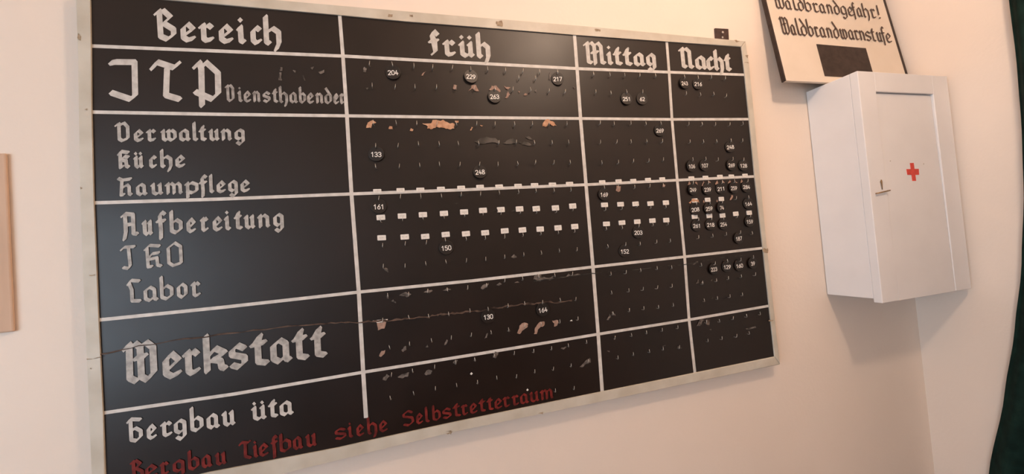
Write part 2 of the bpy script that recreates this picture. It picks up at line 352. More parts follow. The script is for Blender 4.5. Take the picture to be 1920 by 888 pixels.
def word(z, letters, base, xh, asc, mat, slant=0.05, nw=0.26, nt=0.10, ang=42, parent=None, mapper=None, label=None):
    """letters: (glyph, x0, x1) in zoom pixels; base/xh: two (x,y) points each"""
    T = Z(z); polys = []
    lin = lambda L: (lambda x: L[0][1] + (L[1][1] - L[0][1]) * (x - L[0][0]) / (L[1][0] - L[0][0]))
    fb, fx = lin(base), lin(xh)
    for g, x0, x1 in letters:
        xm = (x0 + x1) / 2; h = fb(xm) - fx(xm)
        n = nw * h / 2; t = nt * h / 2
        ca, sa = math.cos(math.radians(ang)), math.sin(math.radians(ang))
        ex = n * ca + t * sa; ey = n * sa + t * ca
        def pt(gx, gy):
            x = x0 + ex + max(x1 - x0 - 2 * ex, 0.01) * gx
            yy = gy if gy <= 1 else 1 + (gy - 1) * (asc - 1) / 0.7
            if yy <= 0: up = ey + yy * h
            elif yy <= 1: up = ey + yy * (h - 2 * ey)
            else: up = yy * h - ey
            return (x - slant * (up - h * 0.5), fb(x) - up)
        for pl in G[g]:
            q = [pt(*p) for p in pl]
            if len(q) == 1:
                dd = max(n, 0.1 * h) * 1.05; cxx, cyy = q[0]
                polys.append([T(p) for p in ((cxx - dd, cyy), (cxx, cyy - dd), (cxx + dd, cyy), (cxx, cyy + dd))])
            for a, b in zip(q, q[1:]):
                cor = []
                for p in (a, b):
                    for s1, s2 in ((1, 1), (1, -1), (-1, 1), (-1, -1)):
                        cor.append((p[0] + s1 * n * ca + s2 * t * sa, p[1] - s1 * n * sa + s2 * t * ca))
                polys.append([T(p) for p in hull2(cor)])
    return flat('lettering', polys, mat, parent or board, mapper, label)
def L(s, *xs): return [(ch, a, b) for ch, (a, b) in zip(s, xs)]

word(z1, L('Bereich', (575,727),(755,860),(875,985),(1015,1115),(1132,1202),(1230,1310),(1320,1440)), [(650,283),(1380,312)], [(800,145),(1280,170)], 1.57, M['white'], label='painted white word in the top left field')
word(z1, L('JTP', (266,467),(545,767),(835,1032)), [(400,692),(1000,698)], [(400,523),(1000,527)], 1.72, M['white'], slant=0.02, nw=0.22, nt=0.12, label='large white letters J T P')
word(z1, L('Diensthabender', (1057,1122),(1140,1178),(1185,1235),(1243,1300),(1313,1367),(1376,1420),(1425,1485),(1495,1552),(1560,1608),(1615,1662),(1670,1726),(1733,1785),(1793,1832),(1834,1868)), [(1090,694),(1850,710)], [(1090,610),(1850,632)], 1.48, M['grey'], nw=0.21, nt=0.11, label='small worn grey word beside J T P')
word(z5, L('Früh'.replace('F', 'F'), (657,750),(765,866),(885,1008),(1023,1127)), [(710,425),(1080,447)], [(710,292),(1080,315)], 1.56, M['white'], slant=0.07, label='painted white word over the first hook column')
word(zm, L('Mittag', (172,378),(378,442),(440,530),(530,622),(632,740),(748,842)), [(220,400),(800,424)], [(220,268),(800,290)], 1.66, M['white'], slant=0.09, nw=0.25, label='painted white word over the second hook column')
word(zm, L('Nacht', (1052,1192),(1202,1312),(1305,1377),(1377,1466),(1468,1538)), [(1100,440),(1515,466)], [(1100,303),(1515,332)], 1.5, M['white'], slant=0.1, nw=0.25, label='painted white word over the third hook column')
word(z2, L('Derwaltung', (290,387),(413,476),(490,557),(583,688),(703,778),(785,827),(827,881),(890,962),(968,1042),(1058,1127)), [(340,228),(1090,220)], [(340,142),(1090,138)], 1.56, M['pale'], slant=0.04, nw=0.27, label='grey white word, first line of the second field')
word(z2, L('Küche', (306,391),(409,477),(511,562),(582,661),(679,743)), [(340,400),(710,392)], [(340,312),(710,305)], 1.45, M['pale'], slant=0.04, nw=0.27, label='grey white word, middle line of the second field')
word(z2, L('Raumpflege', (306,407),(427,502),(518,602),(610,728),(736,828),(828,888),(893,930),(943,1003),(1017,1083),(1096,1157)), [(340,577),(1130,549)], [(340,490),(1130,464)], 1.5, M['pale'], slant=0.04, nw=0.26, label='grey white word, last line of the second field')
word(z2, L('Aufbereitung', (328,447),(463,537),(552,627),(643,727),(750,812),(836,893),(918,982),(988,1037),(1053,1112),(1116,1192),(1203,1288),(1306,1377)), [(450,832),(1300,776)], [(450,724),(1300,680)], 1.52, M['pale'], slant=0.04, nw=0.24, label='grey white word, first line of the third field')
word(z3, L('YEO', (326,432),(478,597),(626,727)), [(360,228),(680,206)], [(360,133),(680,110)], 1.72, M['pale'], slant=0.05, nw=0.22, label='grey white letters T K O')
word(z3, L('Labor', (368,463),(476,572),(581,668),(688,758),(776,842)), [(420,440),(810,402)], [(420,334),(810,296)], 1.54, M['pale'], slant=0.05, nw=0.21, label='grey white word, last line of the third field')
word(z3, L('Werkstatt', (342,563),(597,723),(722,842),(860,1018),(1022,1143),(1153,1283),(1287,1428),(1423,1538),(1542,1653)), [(430,956),(1620,792)], [(430,768),(1620,622)], 1.5, M['pale'], slant=0.05, nw=0.24, nt=0.09, label='large grey white word across the cracked field')
word(z4, L('Gergbau', (369,473),(497,563),(583,663),(672,758),(777,863),(882,968),(978,1068)), [(420,616),(1020,513)], [(420,510),(1020,406)], 1.6, M['white'], slant=0.05, nw=0.24, label='white word in the lowest field')
word(z4, L('üta', (1168,1268),(1277,1343),(1352,1442)), [(1215,475),(1400,444)], [(1215,372),(1400,341)], 1.42, M['white'], slant=0.05, nw=0.24, label='short white word in the lowest field')
word(zd, L('Bergbau', (103,303),(315,492),(518,655),(706,884),(922,1084),(1112,1265),(1297,1465)), [(200,985),(1380,772)], [(200,778),(1380,575)], 1.5, M['red'], slant=0.05, nw=0.24, label='faded red word at the bottom left corner')
word(za, L('Tiefbau', (115,270),(280,350),(357,474),(497,594),(607,748),(766,890),(916,1055)), [(220,718),(990,566)], [(220,548),(990,396)], 1.42, M['red'], slant=0.06, nw=0.22, label='faded red word, second of the bottom line')
word(zb, L('siehe', (122,268),(282,358),(398,498),(538,663),(692,797)), [(200,780),(750,682)], [(200,618),(750,522)], 1.45, M['red'], slant=0.07, nw=0.2, label='faded red word under the line end')
word(zc, [(ch, a - 1434.7, b - 1434.7) for ch, a, b in L('Selbs', (993,1138),(1162,1252),(1272,1338),(1372,1480),(1498,1615))] +
     L('tretterraum', (193,302),(303,393),(417,512),(527,622),(632,722),(733,832),(837,932),(952,1047),(1060,1170),(1178,1302),(1312,1485)),
     [(-355,742),(1420,402)], [(-355,590),(1420,258)], 1.42, M['red'], slant=0.08, nw=0.2, label='long faded red word at the bottom of the first hook column')

# ---- wear: paint chips, scuffs and the long crack
def chips(z, polys, mat, name='paint_chip'):
    T = Z(z)
    for pl in polys: flat(name, [[T(p) for p in pl]], mat, board)
def rough_poly(pl, amp, n=3):                # ragged outline
    out = []
    for a, b in zip(pl, pl[1:] + pl[:1]):
        out.append(a)
        for k in range(1, n):
            t = k / n; d = math.hypot(b[0] - a[0], b[1] - a[1])
            out.append((a[0] + (b[0] - a[0]) * t + random.uniform(-1, 1) * amp * d * .12, a[1] + (b[1] - a[1]) * t + random.uniform(-1, 1) * amp * d * .12))
    return out
RG = lambda L_: [rough_poly(p, 1) for p in L_]
chips(z6, RG([[(188,160),(200,120),(240,100),(265,120),(232,130),(225,162)],[(358,168),(365,145),(385,150),(390,170)],[(518,182),(525,160),(545,170),(540,184)],
  [(612,125),(680,125),(690,100),(770,98),(800,115),(858,130),(855,165),(820,172),(780,160),(720,150),(690,168),(650,165),(655,150)],[(860,105),(888,105),(885,120),(862,118)],
  [(1523,148),(1535,110),(1565,92),(1600,110),(1630,145),(1590,140),(1572,122),(1555,148)],[(1050,140),(1070,140),(1066,149)],[(975,180),(985,152),(996,155),(985,178)]]), M['tan'])
chips(z5, RG([[(960,690),(985,645),(1020,642),(1042,690),(1015,688),(990,668)],[(1118,682),(1138,648),(1175,648),(1207,690),(1190,702),(1160,670)],[(845,672),(850,640),(875,645),(872,677)],
  [(1230,648),(1282,662),(1262,678)],[(1240,742),(1262,690),(1278,715),(1255,742)],[(1335,690),(1352,690),(1347,702)],[(1378,722),(1390,704),(1412,712),(1396,722)],[(598,572),(620,550),(642,538),(616,572)]]), M['pink'])
chips(z5, RG([[(165,545),(172,505),(192,515),(188,545)],[(180,660),(205,665),(195,678)],[(1465,690),(1480,665),(1478,700)],[(1750,655),(1775,660),(1765,672)],[(1570,600),(1580,545),(1588,552),(1580,605)]]), M['scuff'], 'scuff')
chips(z1, RG([[(1420,545),(1426,490),(1440,490),(1446,545)],[(1430,480),(1434,456),(1450,458),(1448,480)],[(1518,475),(1540,480),(1536,497)],[(1583,510),(1596,545),(1604,548),(1592,512)],[(1690,488),(1730,472),(1733,490),(1706,502)],[(1638,462),(1662,452),(1652,474)]]), M['scuff'], 'scuff')
chips(z8, RG([[(172,165),(238,158),(225,205),(180,218)],[(1145,238),(1162,185),(1195,163),(1223,175),(1216,197),(1185,218),(1166,242)],[(1262,242),(1270,200),(1302,160),(1336,158),(1332,186),(1302,200),(1281,244)],
  [(1388,150),(1430,148),(1422,187),(1402,192),(1405,170)],[(188,398),(205,360),(231,354),(221,385),(200,402)]]), M['pink'])
chips(z8, [[(144,150),(200,143),(250,140),(236,158),(176,166)],[(818,520),(828,508),(839,517),(828,528)],[(1209,632),(1217,621),(1226,630),(1217,639)],[(1510,153),(1525,143),(1530,154)]], M['label'])
chips(z8, RG([[(315,542),(350,520),(397,508),(388,540),(340,550)],[(500,522),(530,490),(557,498),(546,522),(515,530)],[(1578,472),(1610,440),(1650,408),(1657,440),(1622,452),(1600,474)],[(1446,345),(1480,330),(1500,325),(1470,350)],
  [(212,560),(240,520),(262,535),(235,568)],[(340,355),(372,325),(378,350),(355,368)],[(640,320),(655,280),(665,285),(652,318)],[(1080,220),(1092,208),(1100,222),(1090,232)],[(918,275),(930,240),(944,238),(935,270)],[(510,335),(525,315),(528,335)],[(700,445),(716,420),(735,428),(720,455)],[(838,432),(852,402),(866,428)],[(978,405),(990,365),(1016,372),(996,412)]]), M['scuff'], 'scuff')
chips(z7, RG([[(400,642),(450,618),(486,634),(462,652),(430,647)],[(570,622),(600,600),(636,608),(610,628)],[(703,606),(740,590),(763,600),(732,610)],[(968,592),(990,565),(1022,558),(1012,582),(980,602)],[(1075,570),(1100,552),(1112,565),(1090,575)],[(1200,555),(1222,543),(1238,552)],
  [(1318,538),(1350,500),(1386,493),(1392,515),(1440,520),(1480,500),(1472,527),(1400,532)],[(1505,520),(1530,510),(1538,520)],[(1558,512),(1575,488),(1592,505)],[(1590,502),(1660,496),(1640,504)],[(1178,375),(1200,355),(1217,375),(1196,387)],[(285,452),(322,455),(325,484),(300,470)],[(345,680),(360,670),(380,695)],[(310,640),(325,640),(328,665),(316,662)]]), M['scuff'], 'scuff')
chips(zo, RG([[(1038,138),(1060,98),(1071,130)],[(1113,110),(1138,142),(1126,105)],[(1178,148),(1195,98),(1206,112),(1190,148)],[(1238,90),(1268,118),(1245,118)],[(1308,130),(1332,92),(1342,118),(1320,136)],[(1383,92),(1404,120),(1380,115)],[(1435,128),(1455,85),(1465,110)],[(1508,95),(1530,118),(1512,118)],[(1560,120),(1568,80),(1580,108)],[(1453,288),(1468,238),(1486,243),(1470,282)],[(338,190),(345,143),(387,150),(380,200),(360,208)],[(795,152),(805,130),(825,140),(815,160)],[(1186,310),(1200,285),(1208,310)],[(1322,305),(1330,275),(1340,300)]]), M['pink'])
chips(zo, RG([[(1052,312),(1088,272),(1148,282),(1156,320),(1140,302),(1084,298),(1070,320)]]), M['tan'])
chips(zp, RG([[(678,528),(705,484),(722,490),(700,528)],[(733,517),(745,478),(758,522)],[(122,492),(140,453),(150,465),(136,492)],[(150,440),(176,455),(180,466),(160,462)],[(490,158),(512,155),(510,162)],[(125,682),(140,680),(142,690)],[(755,550),(768,545),(770,556)],[(980,545),(1040,528),(1045,540),(1000,552)],[(675,268),(688,240),(694,262)],[(705,268),(716,245),(722,262)],[(766,360),(778,350),(780,362)],[(465,655),(485,645),(488,652)],[(762,250),(775,240),(772,252)],[(0,735),(20,728),(8,766)],[(560,655),(588,664),(575,668)],[(640,150),(680,130),(695,135),(668,150)]]), M['scuff'], 'scuff')
chips(z6, RG([[(1005,262),(1060,232),(1100,226),(1165,236),(1196,258),(1192,282),(1120,272),(1060,280)],[(1225,275),(1262,250),(1300,238),(1335,255),(1318,280),(1262,282)],[(1362,283),(1385,262),(1420,272),(1440,290),(1400,292)],[(1390,228),(1420,222),(1450,250),(1420,246)],[(1340,270),(1360,262),(1362,280)]]), M['smear'], 'scuff')
chips(z6, RG([[(850,725),(885,728),(870,738)],[(875,680),(905,650),(930,672)],[(1120,790),(1180,770),(1185,795)],[(1280,790),(1320,770),(1320,795)]]), M['dim'], 'scuff')
T7 = Z(z7)
crack = [(164, 671), (200, 662), (260, 648), (345, 636), (430, 625), (520, 614), (600, 607), (640, 604)] + [T7(p) for p in [(60,828),(150,828),(230,818),(330,815),(400,808),(470,800),(540,796),(600,790),(660,775),(700,770),(760,768),(800,766),(880,752),(940,752),(1000,745),(1060,724),(1110,728),(1150,715),(1210,712),(1270,700),(1340,700),(1400,690),(1500,690),(1600,678)]]
cr = []
for i in range(len(crack) - 1):
    a, b = crack[i], crack[i + 1]
    for k in range(4):
        t = k / 4; cr.append((a[0] + (b[0] - a[0]) * t, a[1] + (b[1] - a[1]) * t + random.uniform(-1.3, 1.3)))
cr.append(crack[-1])
polys = []
wl = [random.uniform(1.2, 4.6 if p[0] > 690 else 3.2) for p in cr]
for i in range(len(cr) - 1):
    a, b = cr[i], cr[i + 1]
    polys.append([(a[0], a[1] - wl[i] / 2), (b[0], b[1] - wl[i + 1] / 2), (b[0], b[1] + wl[i + 1] / 2), (a[0], a[1] + wl[i] / 2)])
o = flat('crack', polys, M['crack'], board, label='ragged crack running across the board')
o2 = [(1000, 527), (1060, 519), (1110, 512)] + [Z(zp)(p) for p in [(50,205),(120,195),(200,190),(330,180),(430,165),(530,158),(600,150),(690,135),(800,110),(980,92)]]
flat('crack', strip(o2, 1.6, 1.0), M['dim'], board)
# dirt and chips on the frame
fr = RG([[(146,62),(152,68),(151,76),(146,74)],[(728,26.5),(736,26.8),(736,31.5),(727,31)],[(768,27),(774,27.5),(774,32),(768,31.5)],[(930,40),(941,38.5),(943,49),(932,48.5)],[(1115,54),(1126,55.5),(1126,59.5),(1116,58)],[(1376,75.2),(1388,77),(1382,79.5)],
         [(167,515),(178,514),(178,516),(168,517)],[(162,672),(190,667),(190,669),(163,674)],[(1430,466),(1440,465),(1440,474),(1431,472)],[(836,812),(848,808),(846,814)],[(1009,775),(1019,771),(1018,776)],[(835,808),(846,806),(846,809)],[(1397,104),(1403,103),(1402,109)],[(1396,116.5),(1404,117.5),(1404,118.5),(1396,117.5)],[(1441,600),(1450,599),(1450,601),(1442,602)],[(158,205),(163,203),(163,207)],[(150,350),(154,352),(151,355)],[(168,690),(171,689),(171,692)]])
for f1 in fr: flat('frame_stain', [f1], M['stain'], board, lambda u, v, e: atz(u, v, ZF - 0.0006 - e * 0.01))

# hanger bracket above the right end of the frame
bm = bmesh.new(); slab(bm, [atz(*p, YW - 0.006) for p in [(1341, 52.5), (1366, 54), (1367.5, 82), (1343, 80)]][::-1], 0.005, 0.001)
hb = frombm('hanger_bracket', bm, M['iron'], board)
for q, rr in (((1355.3, 60.5), 0.0042), ((1355, 70), 0.0038)):
    p = atz(*q, YW - 0.007); bm = bmesh.new()
    bmesh.ops.create_uvsphere(bm, u_segments=16, v_segments=8, radius=rr, matrix=Matrix.Translation(p) @ Matrix.Diagonal((1, 0.45, 1, 1)))
    s = frombm('screw', bm, M['screw'], hb, True)

# ---- hooks
HK = []
def hk(z, pts): T = Z(z); HK.extend(T(p) for p in pts)
hk(z5, [(215,475),(388,480),(545,490),(690,500),(838,503),(978,515),(1110,515),(1245,525),(1372,530),(1505,535),(1640,540)])
hk(z5, [(232,640),(400,648),(558,650),(715,650),(865,655),(1010,660),(1160,665),(1298,668),(1433,672),(1570,680),(1690,685),(1348,580),(1472,585)])
hk(z6, [(245,115),(415,115),(572,120),(720,120),(875,122),(1025,122),(1168,125),(1310,125),(1445,122),(1575,120),(1710,122)])
hk(z6, [(258,290),(425,288),(588,275),(740,275),(892,272),(1042,272),(1190,265),(1328,262),(1463,265),(1595,265),(1725,262)])
hk(z6, [(265,445),(435,445),(595,438),(748,430),(895,430),(1045,430),(1188,430),(1335,425),(1470,415),(1605,415),(1733,415)])
hk(z6, [(280,688),(447,675),(600,672),(762,670),(905,660),(1055,655),(1200,645),(1340,638),(1475,630),(1613,628),(1740,622)])
LA = [(272,637),(448,630),(598,627),(754,620),(907,612),(1050,605),(1195,603),(1338,598),(1463,592),(1598,588),(1728,583)]
LB = [(274,101),(421,91),(566,82),(712,73),(852,63),(983,52),(1107,47),(1237,42),(1353,40),(1486,35),(1606,22)]
LC = [(280,242),(440,236),(582,233),(724,219),(865,214),(998,207),(1134,194),(1257,188),(1380,182),(1504,173),(1620,164)]
hk(z7, [(x + 4, y + 17) for x, y in LB])
hk(z7, [(286,293),(443,280),(587,272),(724,255),(867,245),(998,238),(1135,230),(1262,217),(1384,207),(1508,200),(1622,190)])
hk(z7, [(290,437),(440,435),(588,418),(732,405),(868,397),(1005,387),(1135,372),(1268,355),(1393,342),(1518,328),(1637,320)])
hk(z7, [(318,640),(460,632),(600,610),(742,600),(875,585),(1010,570),(1132,535),(1257,522),(1370,510),(1487,498),(1600,490)])
hk(z7, [(290,812),(475,790),(610,783),(750,768),(893,745),(1018,735),(1155,712),(1275,695),(1397,687),(1520,672),(1628,665)])
hk(z8, [(260,335),(403,310),(557,285),(690,268),(823,248),(967,230),(1085,212),(1200,185),(1312,172),(1440,155),(1565,135)])
hk(z8, [(270,525),(425,497),(573,470),(716,440),(853,420),(990,390),(1127,375),(1257,360),(1384,342),(1507,320),(1630,297)])
hk(z8, [(270,685),(428,653),(580,620),(728,597),(868,577),(1008,545),(1143,537),(1270,502),(1396,483),(1522,460),(1640,430)])
hk(z8, [(1410,635),(1543,618)])
hk(zm, [(265,480),(420,485),(555,490),(690,492),(840,495),(285,645),(430,655),(568,645),(720,645)])
hk(zn, [(232,150),(378,160),(540,155),(688,160),(833,158),(238,340),(398,335),(545,335),(702,330),(843,330),(260,540),(412,535),(565,525),(710,520),(857,510),(278,785),(420,780),(577,780),(725,770),(860,765)])
hk(zo, [(235,368),(395,358),(547,335),(685,348),(830,345),(247,560),(405,550),(567,535),(707,520),(850,510),(262,735),(430,715),(580,710),(738,690),(875,680)])
hk(zp, [(150,205),(240,195),(337,182),(435,170),(528,165),(158,320),(258,308),(345,298),(433,288),(525,280),(165,450),(265,430),(350,418),(443,410),(537,397),(177,600),(278,583),(373,567),(467,552),(563,535),(193,722),(292,700),(387,683),(475,668),(573,658)])
hk(zm, [(1107,508),(1232,515),(1355,510),(1485,518),(1120,660),(1255,670),(1378,665),(1490,680)])
hk(zn, [(1103,160),(1235,165),(1370,165),(1508,165),(1635,158),(1115,335),(1250,335),(1385,332),(1525,325),(1635,325),(1145,510),(1270,505),(1390,510),(1535,505),(1645,512),(1150,740),(1295,738),(1435,733),(1553,725),(1680,718)])
hk(zo, [(1130,315),(1262,308),(1385,300),(1515,262),(1645,255),(1147,470),(1280,462),(1400,460),(1530,440),(1660,435),(1150,645),(1288,632),(1420,615),(1555,598),(1680,605)])
hk(zp, [(710,150),(790,140),(873,125),(950,118),(1030,102),(715,262),(800,245),(877,232),(957,220),(1040,208),(730,368),(808,355),(885,343),(965,332),(740,500),(822,495),(905,480),(988,465),(1073,450),(750,617),(835,603),(922,588),(1005,570)])
HOUT = 0.0105
def hook_pts(): return [(0, 0.001, 0), (0, -0.005, 0), (0, -HOUT + 0.0025, 0.0002), (0, -HOUT + 0.0006, 0.0012), (0, -HOUT, 0.0034), (0, -HOUT, 0.0112)]
def add_hook(bm, M4):
    b2 = bmesh.new(); tube(b2, hook_pts(), [0.00085, 0.00085, 0.00085, 0.00085, 0.00085, 0.0006], 6)
    b2.transform(M4); me = bpy.data.meshes.new('t'); b2.to_mesh(me); b2.free(); bm.from_mesh(me); bpy.data.meshes.remove(me)
hooks = []
for (u, v) in HK:
    p = atz(u, v, ZB - HOUT); p.z -= 0.006; p.y = ZB
    dist = (p - Vector((0, 0, CAMH))).length
    hooks.append((dist, p, random.uniform(-0.22, 0.22), random.uniform(-0.18, 0.18)))
hooks.sort(key=lambda h: h[0])
hmesh = None
for i, (dd, p, ro, tw) in enumerate(hooks[:100]):
    Mx = Matrix.Translation(p) @ Matrix.Rotation(ro, 4, 'Y') @ Matrix.Rotation(tw, 4, 'Z')
    if hmesh is None:
        bm = bmesh.new(); add_hook(bm, Matrix.Identity(4)); first = frombm('hook', bm, M['hook'], board, True); hmesh = first; o = first
    else:
        o = hmesh.copy(); COL.objects.link(o)
    o.parent = board; o.matrix_parent_inverse = Matrix.Translation(-Vector(board.location))
    o.matrix_basis = Mx
bm = bmesh.new()
for (dd, p, ro, tw) in hooks[100:]:
    add_hook(bm, Matrix.Translation(p) @ Matrix.Rotation(ro, 4, 'Y') @ Matrix.Rotation(tw, 4, 'Z'))
o = frombm('hook_rows', bm, M['hook'], board, True); o['kind'] = 'stuff'

# ---- small white paper labels beside the hooks
LBL = [(z6, LA, 62, 54, 30), (z7, LB, 60, 48, 36), (z7, LC, 60, 48, 36),
       (zn, [(258,737),(418,728),(562,724),(706,714),(846,708)], 60, 55, 36), (zn, [(1131,698),(1269,692),(1411,683),(1523,680),(1657,672)], 55, 50, 34),
       (zo, [(228,333),(385,327),(532,323),(678,320),(829,311)], 66, 58, 44), (zo, [(247,519),(399,507),(549,497),(697,487),(833,482)], 66, 58, 44),
       (zo, [(1112,290),(1238,283),(1372,275)], 54, 50, 40), (zo, [(1111,448),(1255,440),(1384,437),(1514,420),(1645,410)], 56, 50, 42)]
def rrect(w, h, r, n=4):
    out = []
    for cx, cz, a0 in ((w/2-r, h/2-r, 0), (-w/2+r, h/2-r, 90), (-w/2+r, -h/2+r, 180), (w/2-r, -h/2+r, 270)):
        for k in range(n + 1):
            a = math.radians(a0 + 90 * k / n); out.append(Vector((cx + r * math.cos(a), 0, cz + r * math.sin(a))))
    return out
for zz, pts, wa, wb, hh in LBL:
    T = Z(zz)
    for i, q in enumerate(pts):
        w = wa + (wb - wa) * i / max(len(pts) - 1, 1)
        p = atz(*T(q), ZB - 0.0015); l = atz(*T((q[0] - w / 2, q[1])), ZB - 0.0015); r = atz(*T((q[0] + w / 2, q[1])), ZB - 0.0015)
        t = atz(*T((q[0], q[1] - hh / 2)), ZB - 0.0015); b = atz(*T((q[0], q[1] + hh / 2)), ZB - 0.0015)
        W, Hh = (r.x - l.x), (t.z - b.z)
        Rm = Matrix.Translation(p) @ Matrix.Rotation(random.uniform(-0.03, 0.03), 4, 'Y')
        bm = bmesh.new(); slab(bm, rrect(W, Hh, 0.0016)[::-1], 0.0016); bm.transform(Rm)
        lab = frombm('paper_label', bm, M['label'], board)
        bm = bmesh.new(); slab(bm, [Vector((x, -0.0001, z)) for x, z in ((-W*.3, -Hh*.12), (W*.3, -Hh*.12), (W*.3, Hh*.16), (-W*.3, Hh*.16))][::-1][::-1], 0.0001); bm.transform(Rm)
        frombm('print', bm, M['print'], lab)

# ------------------------------------------------------------------ numbered tags on the hooks
DG = {'0': [[(0,.2),(0,.8),(.18,1),(.42,1),(.6,.8),(.6,.2),(.42,0),(.18,0),(0,.2)]], '1': [[(.08,.76),(.34,1),(.34,0)]],
 '2': [[(0,.8),(.12,.97),(.3,1),(.5,.95),(.58,.75),(.5,.55),(0,0),(.6,0)]],
 '3': [[(0,.85),(.15,1),(.4,1),(.57,.8),(.5,.58),(.22,.53),(.5,.48),(.6,.25),(.45,.02),(.15,0),(0,.15)]],
 '4': [[(.34,1),(0,.3),(.62,.3)],[(.42,.6),(.42,0)]], '5': [[(.55,1),(.08,1),(.04,.55),(.3,.62),(.55,.48),(.58,.2),(.4,0),(.15,0),(0,.12)]],
 '6': [[(.46,1),(.1,.52),(0,.25),(.15,.02),(.42,0),(.6,.22),(.52,.5),(.3,.58),(.08,.45)]], '7': [[(0,1),(.6,1),(.2,0)]],
 '8': [[(.3,.54),(.06,.68),(.06,.9),(.2,1),(.42,1),(.56,.9),(.56,.68),(.3,.54),(0,.36),(0,.12),(.16,0),(.44,0),(.6,.12),(.6,.36),(.3,.54)]],
 '9': [[(.14,0),(.5,.48),(.6,.75),(.45,.98),(.18,1),(0,.78),(.08,.5),(.3,.42),(.52,.55)]]}
DR = 0.0188                                   # tag radius
def disc_mesh():
    cu = bpy.data.curves.new('tag', 'CURVE'); cu.dimensions = '2D'; cu.fill_mode = 'BOTH'; cu.extrude = 0.0004; cu.bevel_depth = 0.0005; cu.bevel_resolution = 2
    for cx, cy, rr, n in ((0, 0, DR - 0.0005, 48), (0, DR - 0.0036, 0.0026, 20)):
        sp = cu.splines.new('POLY'); sp.points.add(n - 1); sp.use_cyclic_u = True
        for k in range(n):
            a = 2 * math.pi * k / n; sp.points[k].co = (cx + rr * math.cos(a), cy + rr * math.sin(a), 0, 1)
    tmp = bpy.data.objects.new('tmp', cu); COL.objects.link(tmp)
    me = bpy.data.meshes.new_from_object(tmp.evaluated_get(bpy.context.evaluated_depsgraph_get()))
    bpy.data.objects.remove(tmp); bpy.data.curves.remove(cu)
    me.transform(Matrix.Rotation(math.radians(90), 4, 'X'))
    me.materials.clear(); me.materials.append(M['tag']); return me
DISC = disc_mesh(); DISC.name = 'disc'
def number_mesh(txt):
    hgt = 0.0112; wd = hgt * 0.62; gap = hgt * 0.17; V, Fc = [], []
    tot = len(txt) * wd + (len(txt) - 1) * gap; z = 0
    for i, ch in enumerate(txt):
        x0 = -tot / 2 + i * (wd + gap)
        for pl in DG[ch]:
            q = [(x0 + p[0] / 0.6 * wd * 0.94, (p[1] - 0.5) * hgt) for p in pl]
            for a, b in zip(q, q[1:]):
                rr = hgt * 0.085
                h = hull2([(p[0] + rr * math.cos(k * math.pi / 5), p[1] + rr * math.sin(k * math.pi / 5)) for p in (a, b) for k in range(10)])
                z += 0.0000012; base = len(V)
                # hull2 runs counter-clockwise in (x,z) which faces the room (-y)
                V += [(p[0] , -0.00095 - z, p[1]) for p in [(P[0] , P[1]) for P in h]]
                Fc.append(list(range(base, base + len(h))))
    return V, Fc
TAGS = [
 (z5,'204',(390,550),'in the first column, top row, second hook from left'),
 (z5,'229',(983,580),'in the first column, top row, near the middle'),
 (z5,'263',(1160,735),'under torn paint in the first column'),
 (z5,'217',(1637,593),'at the right end of the first column top row'),
 (z6,'133',(265,365),'at the left of the first column above the white labels'),
 (z6,'248',(1053,497),'alone in the first column above the white labels'),
 (z6,'161',(283,760),'at far left between two label rows'),
 (z7,'150',(730,315),'below the lowest label row, first column'),
 (z7,'130',(1020,793),'under the long crack, left of tag 164'),
 (z7,'164',(1400,750),'under the long crack, right of tag 130'),
 (zm,'251',(572,722),'high in the second column, left of tag 62'),
 (zm,'62',(708,725),'high in the second column, right of tag 251'),
 (zm,'243',(1105,570),'at left in the top row, third column'),
 (zm,'216',(1232,577),'in the top row right of tag 243, third column'),
 (zn,'269',(817,240),'alone high in the second column'),
 (zn,'248',(1505,400),'alone near the right frame, above tag 269'),
 (zn,'106',(1128,590),'leftmost above the label row, third column'),
 (zn,'107',(1258,580),'right of tag 106, above the third column labels'),
 (zn,'269',(1520,575),'left of tag 128, third column'),
 (zn,'128',(1643,575),'rightmost above the third column labels'),
 (zo,'169',(225,238),'under the first label of the second column'),
 (zo,'249',(1097,195),'leftmost under the top labels, third column'),
 (zo,'239',(1238,192),'right of tag 249, under the top labels'),
 (zo,'211',(1362,180),'middle under the top labels, third column'),
 (zo,'259',(1495,178),'left of tag 284, under the top labels'),
 (zo,'284',(1615,163),'rightmost under the top labels, third column'),
 (zo,'208',(1110,375),'under an orange chip, third column'),
 (zo,'259',(1247,365),'between tags 208 and 74'),
 (zo,'74',(1372,355),'right of the lower tag 259'),
 (zo,'164',(1635,330),'near the right frame above tag 159'),
 (zo,'261',(1122,540),'leftmost under the lowest labels, third column'),
 (zo,'218',(1260,530),'between tags 261 and 254'),
 (zo,'254',(1393,522),'right of tag 218, third column'),
 (zo,'159',(1645,497),'near the right frame below tag 164'),
 (zo,'203',(555,605),'under the lowest labels, second column'),
 (zo,'187',(1537,665),'alone in the third column, below the labels'),
 (zo,'152',(425,795),'lowest in the second column'),
 (zp,'223',(785,177),'leftmost of four in the third column'),
 (zp,'129',(865,165),'right of tag 223, third column'),
 (zp,'160',(940,158),'left of tag 39, third column'),
 (zp,'39',(1025,147),'rightmost of four in the third column')]
hookpos = [(h[1]) for h in hooks]
